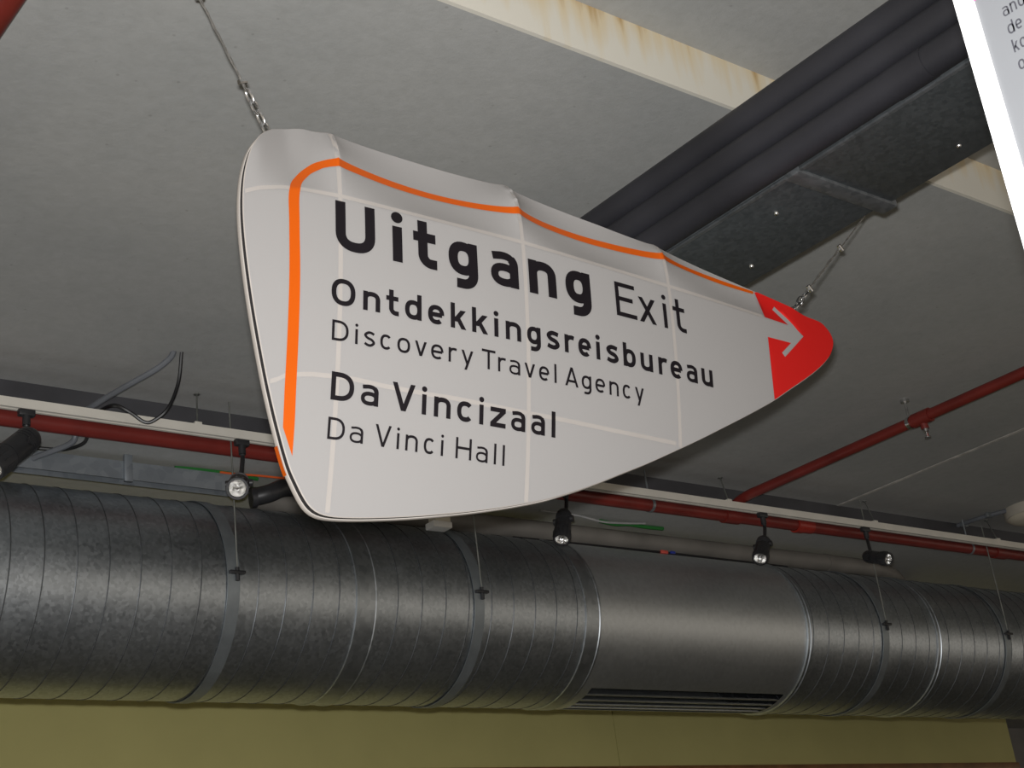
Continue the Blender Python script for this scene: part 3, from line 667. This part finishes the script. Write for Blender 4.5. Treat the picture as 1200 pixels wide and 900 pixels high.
MB().tube([(0, -4, 0)] + crv([(0, 4.40, 0), (0, 4.48, 0), (0, 4.56, -0.025), (0, 4.615, -0.090)], 8), 0.027, 16).build('pipe', 'red', b2)
MB().lathe((0, 1.0, 0), (0, 1, 0), [(0, 0.027), (0, 0.031), (0.018, 0.031), (0.018, 0.027)], 18).cyl((0, 1.009, 0.02), (0, 1.009, 0.23), 0.006, 8).build('pipe_clip', 'steel', b2)

# ------------------------------------------------------------ light track with spotlights
TY, TZ = 4.52, EYE+2.021
track = thing('light_track', 'long white electric light track hung on thin rods', 'light track', (0, TY, TZ))
mb = MB()
pr = [(-0.017, 0.034), (-0.017, 0.0), (-0.006, 0.0), (-0.006, 0.012), (0.006, 0.012), (0.006, 0.0), (0.017, 0.0), (0.017, 0.034)]
vs = [(x, y, z) for x in (-2.5, 10.5) for y, z in pr]; mb.add(vs, [(i, 8+i, 8+(i+1) % 8, (i+1) % 8) for i in range(8)])
mb.build('rail', 'trackwhite', track, False)
for x, dy in ((-0.6, 0.03), (0.9, 0.03), (2.355, 0.04), (5.127, 0.05), (6.221, 0.06), (7.309, 0.06), (9.0, 0.05)):
    MB().box((x-0.014, -0.013, 0.033), (x+0.014, 0.013, 0.046), 0.002).build('clip', 'trackwhite', track)
    MB().cyl((x, 0, 0.04), (x+dy*0.6, dy, Z1-TZ), 0.0032, 8).lathe((x+dy*0.6, dy, Z1-TZ-0.004), (0, 0, 1), [(0, 0), (0, 0.012), (0.004, 0.012), (0.004, 0)], 10).build('rod', 'rod', track)

def spot(xb, lens, rear, r, label, L=0.16):
    """xb: where it is clipped on the track; lens and rear: ends of the head (heights above eye level)"""
    le, re_ = Vector(E_(lens)), Vector(E_(rear)); ax = (le-re_).normalized()
    root = Vector((xb, TY, TZ)); t = thing('track_spotlight', label, 'spotlight', root, 'spotlights on the track')
    rel = lambda p: p - root
    MB().box((-0.028, -0.013, -0.022), (0.028, 0.013, 0.004), 0.004).build('adapter', 'black', t)
    head0 = le - ax*L; pv = le - ax*(L*0.72)
    jn = rel(pv)
    MB().cyl((0, 0, -0.02), (0, 0, -0.055), 0.0135, 14).tube(crv([(0, 0, -0.05), (0, 0, -0.075), tuple(jn*0.6 + Vector((0, 0, -0.05))), tuple(jn)], 6), 0.0085, 10).build('arm', 'black', t)
    MB().lathe(rel(pv) - ax.cross(Vector((0,0,1))).normalized()*(r+0.008), ax.cross(Vector((0,0,1))), [(0, 0), (0, 0.014), (2*r+0.016, 0.014), (2*r+0.016, 0)], 14).build('pivot', 'black', t)
    prof = [(0, 0), (0, r*0.72), (0.012, r*0.90), (0.022, r*0.94)]
    for i in range(3): d = 0.030+0.012*i; prof += [(d, r*0.94), (d+0.001, r*0.84), (d+0.005, r*0.84), (d+0.006, r*0.94)]
    prof += [(L*0.62, r*0.94), (L*0.625, r*0.86), (L*0.65, r*0.86), (L*0.655, r), (L-0.003, r), (L, r*0.97), (L, r*0.80), (L-0.03, r*0.72)]
    b = MB().lathe(rel(head0), ax, prof, 28).build('lamp_head', 'black', t, True, 28)
    for k in range(12):       # grip ridges on the front ring
        u = Vector((0,0,1)); u = (u-ax*u.dot(ax)).normalized(); v = ax.cross(u); a = 2*math.pi*k/12
        c = rel(head0) + ax*L*0.82 + (u*math.cos(a)+v*math.sin(a))*r
        MB().cyl(c - ax*0.018, c + ax*0.018, 0.0028, 5).build('ridge', 'black', b)
    rp_ = [(L-0.030, 0.0), (L-0.030, r*0.18), (L-0.026, r*0.42), (L-0.018, r*0.62), (L-0.008, r*0.76)]
    MB().lathe(rel(head0), ax, rp_, 20).build('reflector', 'lens', b)
    MB().lathe(rel(head0), ax, [(L-0.028, 0.0), (L-0.028, r*0.16), (L-0.012, r*0.16), (L-0.009, 0)], 10).build('bulb', 'steel', b)
    return t
spot(1.723, (1.551, 4.36, 1.737), (1.717, 4.42, 1.899), 0.046, 'black track spotlight aimed away along the duct beside the black cable', 0.22)
spot(2.533, (2.400, 4.33, 1.752), (2.521, 4.52, 1.870), 0.040, 'black track spotlight facing the hall beside the blunt end of the sign', 0.17)
spot(4.096, (3.930, 4.40, 1.721), (4.030, 4.46, 1.905), 0.036, 'black track spotlight pointing down just past the lower sign edge', 0.17)
spot(5.351, (5.134, 4.40, 1.737), (5.290, 4.47, 1.900), 0.037, 'black track spotlight pointing down above the end of the slot grille', 0.17)
spot(6.128, (6.010, 4.33, 1.785), (6.03, 4.52, 1.865), 0.034, 'black track spotlight with bright lens farthest along the track', 0.16)
# small white box hanging below the track
t = thing('connector_box', 'small white plastic box hanging from the track below the sign edge', 'box', (3.345, 4.45, EYE+1.73))
MB().box((-0.045, -0.03, 0), (0.045, 0.03, 0.026), 0.004).build('lid', 'white', t)
MB().box((-0.030, -0.025, 0.024), (0.043, 0.025, 0.095), 0.004).build('body', 'cream', t)
MB().tube([(0, 0, 0.09), (0, 0.03, 0.16), (0, 0.07, TZ-EYE-1.73+0.01)], 0.008, 8).build('stem', 'cream', t)

# ------------------------------------------------------------ sheet duct with three pipes at its side
rd = thing('sheet_duct', 'flat weathered sheet metal duct hung under the ceiling above the sign', 'duct', (2.776, 0, EYE+1.75))
for a, b, dz, mat in ((-1.2, 0.60, 0.0, 'dull'), (0.62, 1.880, 0.0, 'dull'), (1.925, 2.985, 0.004, 'dull'), (3.02, 4.05, 0.004, 'dull')):
    MB().box((-0.176, a, dz), (0.180, b, 0.19), 0.003).build('duct_section', mat, rd)
for y in (0.61, 1.902, 3.003):
    MB().box((-0.177, y-0.024, -0.008), (0.200, y+0.024, 0.195), 0.003).build('flange', 'dull2', rd)
MB().box((-0.176, -1.2, -0.004), (-0.165, 4.05, 0.001)).build('edge_fold', 'dull2', rd, False)
for x, y in ((0.02, 1.46), (0.11, 1.62), (-0.06, 2.06), (0.1, 2.3)):
    MB().lathe((x, y, 0.004), (0, 0, -1), [(0, 0), (0, 0.007), (0.006, 0.006), (0.009, 0.003), (0.009, 0)], 8).build('rivet', 'steel', rd)
for y in (2.42, 3.8):
    for x in (0.12,): MB().cyl((x, y, 0.185), (x, y, Z1-EYE-1.7505), 0.005, 8).build('rod', 'rod', rd)
names = ('lowest of three dark plastic pipes beside the sheet duct', 'middle one of three dark plastic pipes beside the sheet duct', 'topmost of three dark plastic pipes beside the sheet duct')
for i in range(3):
    t = thing('drain_pipe', names[i], 'pipe', (2.5595, 0, EYE+1.776+0.0778*i), 'dark plastic pipes beside the sheet duct')
    MB().cyl((0, -1.2, 0), (0, 4.05, 0), 0.038, 28).build('pipe', 'pipeblack', t)
    y = (1.50, 2.9, 0.4)[i]
    MB().lathe((0, y-0.05, 0), (0, 1, 0), [(0, 0.038), (0, 0.0395), (0.10, 0.0395), (0.10, 0.038)], 28).build('sleeve', 'pipeblack', t)

# ------------------------------------------------------------ small services between track and duct
t = tag(MB().tube(crv(EL([(2.14, 4.255, 2.205), (2.135, 4.275, 2.184), (2.10, 4.32, 2.152), (2.03, 4.44, 2.118), (1.985, 4.555, 2.098), (1.970, 4.63, 2.092), (1.962, 4.664, 2.064), (1.957, 4.669, 2.020), (1.945, 4.70, 1.994), (1.86, 4.815, 1.972)]), 6), 0.011, 10).build('conduit', 'conduit'), 'grey conduit coming out of the ceiling next to the black cable', 'conduit')
t = tag(MB().tube(crv(EL([(2.167, 4.25, 2.205), (2.175, 4.30, 2.108), (2.173, 4.38, 2.043), (2.136, 4.42, 2.005), (2.107, 4.435, 2.002), (2.066, 4.445, 2.032), (2.02, 4.47, 2.065), (2.014, 4.56, 2.086), (2.008, 4.63, 2.084), (2.004, 4.664, 2.060), (2.000, 4.669, 2.018), (1.990, 4.695, 1.998), (1.950, 4.755, 1.996), (1.889, 4.79, 2.004), (1.80, 4.822, 2.0145), (1.70, 4.834, 2.0125), (1.58, 4.835, 2.0125), (1.40, 4.835, 2.0125), (1.2, 4.835, 2.0125)]), 6), 0.0065, 8).build('cable', 'cable'), 'black cable looping from the ceiling over the white track', 'cable')
tr = thing('support_channel', 'galvanised steel channel lying above the spiral duct', 'channel', (0, 4.85, EYE+1.936))
mb = MB(); vs = [(x, y, z) for x in (-1.5, 2.72) for y, z in ((-0.03, 0), (-0.03, 0.070), (0.03, 0.070), (0.03, 0.0), (0.026, 0.0), (0.026, 0.066), (-0.026, 0.066), (-0.026, 0))]
mb.add(vs, [(i, 8+i, 8+(i+1) % 8, (i+1) % 8) for i in range(8)]).build('channel_bar', 'channel', tr, False)
for x in (2.218, 0.9): MB().box((x-0.016, -0.045, -0.012), (x+0.016, -0.0295, Z2-EYE-1.9365), 0.002).build('upright', 'channel', tr)
t = thing('air_hose', 'black air hose bending down behind the sign edge', 'hose', (2.80, 4.8, EYE+1.934))
MB().tube(crv([(-0.06, 0.03, -0.010), (0.0, 0.0, 0.004), (0.06, 0.0, 0.032), (0.14, 0.0, 0.044), (0.24, 0.0, 0.046), (0.34, 0.0, 0.035), (0.46, 0.0, 0.010), (0.58, 0.0, -0.020)], 8), 0.036, 16).build('hose', 'black', t)
MB().lathe((-0.065, 0.032, -0.011), (1, -0.3, 0.1), [(0, 0), (0, 0.041), (0.02, 0.041), (0.02, 0.036)], 16).build('hose_end', 'black', t)
def cab(name, pts, r, mat, lab):
    tag(MB().tube(crv(EL(pts), 6), r, 7).build(name, mat), lab, 'cable')
cab('cable', [(2.42, 4.84, 2.0135), (2.49, 4.832, 2.0135), (2.62, 4.832, 2.0145), (2.68, 4.835, 2.0135), (2.78, 4.85, 2.0135)], 0.008, 'green', 'green cable above the steel channel behind a spotlight')
cab('cable', [(2.60, 4.8185, 2.0095), (2.68, 4.8180, 2.0100), (2.76, 4.812, 2.012), (2.86, 4.808, 2.0125), (2.96, 4.806, 2.0155)], 0.0045, 'orange_cable', 'orange cable behind the spotlight beside the blunt sign end')
cab('cable', [(4.60, 4.865, 2.021), (4.69, 4.86, 2.012), (4.78, 4.86, 2.020), (4.89, 4.86, 2.017), (5.01, 4.865, 2.021)], 0.010, 'green', 'green cable lying above the grey pipe past the sign')
cab('cable', [(4.22, 4.84, 2.026), (4.43, 4.835, 2.022), (4.58, 4.83, 2.004), (4.72, 4.83, 2.010), (4.87, 4.84, 2.026)], 0.005, 'grey_cable', 'thin grey cable sagging above the grey pipe past the sign')
fp = thing('branch_pipe', 'grey brown pipe lying just above the spiral duct', 'pipe', (4.4, 4.92, EYE+1.957))
MB().tube(crv([(-1.6, 0, 0), (0, 0, 0), (1.4, 0, 0.002), (2.1, 0, 0.004), (2.35, 0.03, 0.008), (2.6, 0.12, 0.012), (2.85, 0.30, 0.018), (3.0, 0.6, 0.02)], 8), 0.047, 20).build('pipe', 'flex', fp)
MB().lathe((1.85, 0, 0.003), (1, 0, 0), [(0, 0.047), (0, 0.051), (0.05, 0.051), (0.05, 0.047)], 20).build('sleeve', 'flex', fp)
t = thing('clipped_cable', 'thin black lead with a red and a blue clip along the duct top', 'cable', (4.945, 4.832, EYE+1.8855))
MB().tube([(-0.9, 0.012, -0.002), (0, 0, 0), (0.9, 0.01, 0)], 0.006, 7).build('lead', 'cable', t)
MB().box((-0.015, -0.012, -0.008), (0.03, 0.0, 0.008), 0.002).build('red_clip', 'pink', t)
MB().box((0.05, -0.012, -0.004), (0.08, 0.0, 0.008), 0.002).build('blue_clip', 'blue', t)

# ------------------------------------------------------------ round ceiling lamp and its conduit
t = thing('ceiling_lamp', 'round beige ceiling fitting near the red pipe end', 'lamp', (7.40, 4.31, Z1))
MB().lathe((0, 0, 0), (0, 0, -1), [(0, 0), (0, 0.16), (0.050, 0.16), (0.056, 0.156), (0.056, 0.0)], 36).build('housing', 'lampbody', t)
MB().lathe((0, 0, -0.055), (0, 0, -1), [(0, 0.150), (0.018, 0.13), (0.028, 0.10), (0.034, 0.0)], 36).build('cover', 'cream', t)
t = thing('lamp_conduit', 'dark conduit on the ceiling leading to the round fitting', 'conduit', (7.215, 4.55, Z1-0.012))
MB().tube([(-0.005, 0.135, 0), (0.005, 0, 0), (0.04, -0.12, 0), (0.06, -0.17, 0)], 0.012, 10).build('tube', 'conduit', t)
for q in (0.10, -0.07): MB().box((-0.015, q-0.01, -0.016), (0.035, q+0.01, 0.012), 0.003).build('clip', 'strap', t)

# ------------------------------------------------------------ information panel, standing on the floor
pd = Vector((0, -1, 0))                               # runs square to the spiral duct
pn = Vector((pd.y, -pd.x, 0))                         # faces the hall centre
if pn.x > 0: pn = -pn
prot = Matrix((pd, -pn, Vector((0, 0, 1)))).transposed()
pan = thing('information_panel', 'tall grey information panel in a white frame beside the sign', 'panel', (1.311, 0.695, 0), rot=prot)
PW, PH = 0.80, EYE+1.30
def pbox(name, mat, lo, hi, bev=0.002): return MB().box(lo, hi, bev).build(name, mat, pan)
pbox('frame_side', 'panelwhite', (0, -0.004, 0), (0.0230, 0.03, PH)); pbox('frame_side', 'panelwhite', (PW-0.0230, -0.004, 0), (PW, 0.03, PH))
pbox('frame_top', 'panelwhite', (0.0230, -0.004, PH-0.0230), (PW-0.0230, 0.03, PH)); pbox('frame_foot', 'panelwhite', (0.0230, -0.004, 0), (PW-0.0230, 0.03, 0.03))
pbox('board', 'panelgrey', (0.0230, 0.0, 0.03), (PW-0.0230, 0.026, PH-0.0230), 0.0)
MB().box((0.0230, -0.0012, EYE+0.9445), (PW-0.0230, 0.001, PH-0.0230)).build('heading_band', 'magenta', pan, False)
PT = [([('a', 0, .0078), ('n', .0098, .0172), ('d', .0194, .0272)], 0.904), ([('d', 0, .0080), ('e', .0098, .0176)], 0.8812), ([('k', 0, .0070), ('o', .0086, .0164)], 0.8585), ([('o', 0, .0080)], 0.8358)]
for items, z in PT:
    for c, a, b in items:
        mb = MB(); letters(mb, [(c, 0.0503+a, 0.0503+b)], EYE+z, 0.0160, 0.0019, lambda x, y: Vector((x, -0.0010, y)))
        mb.build('letter', 'panelink', pan, False)
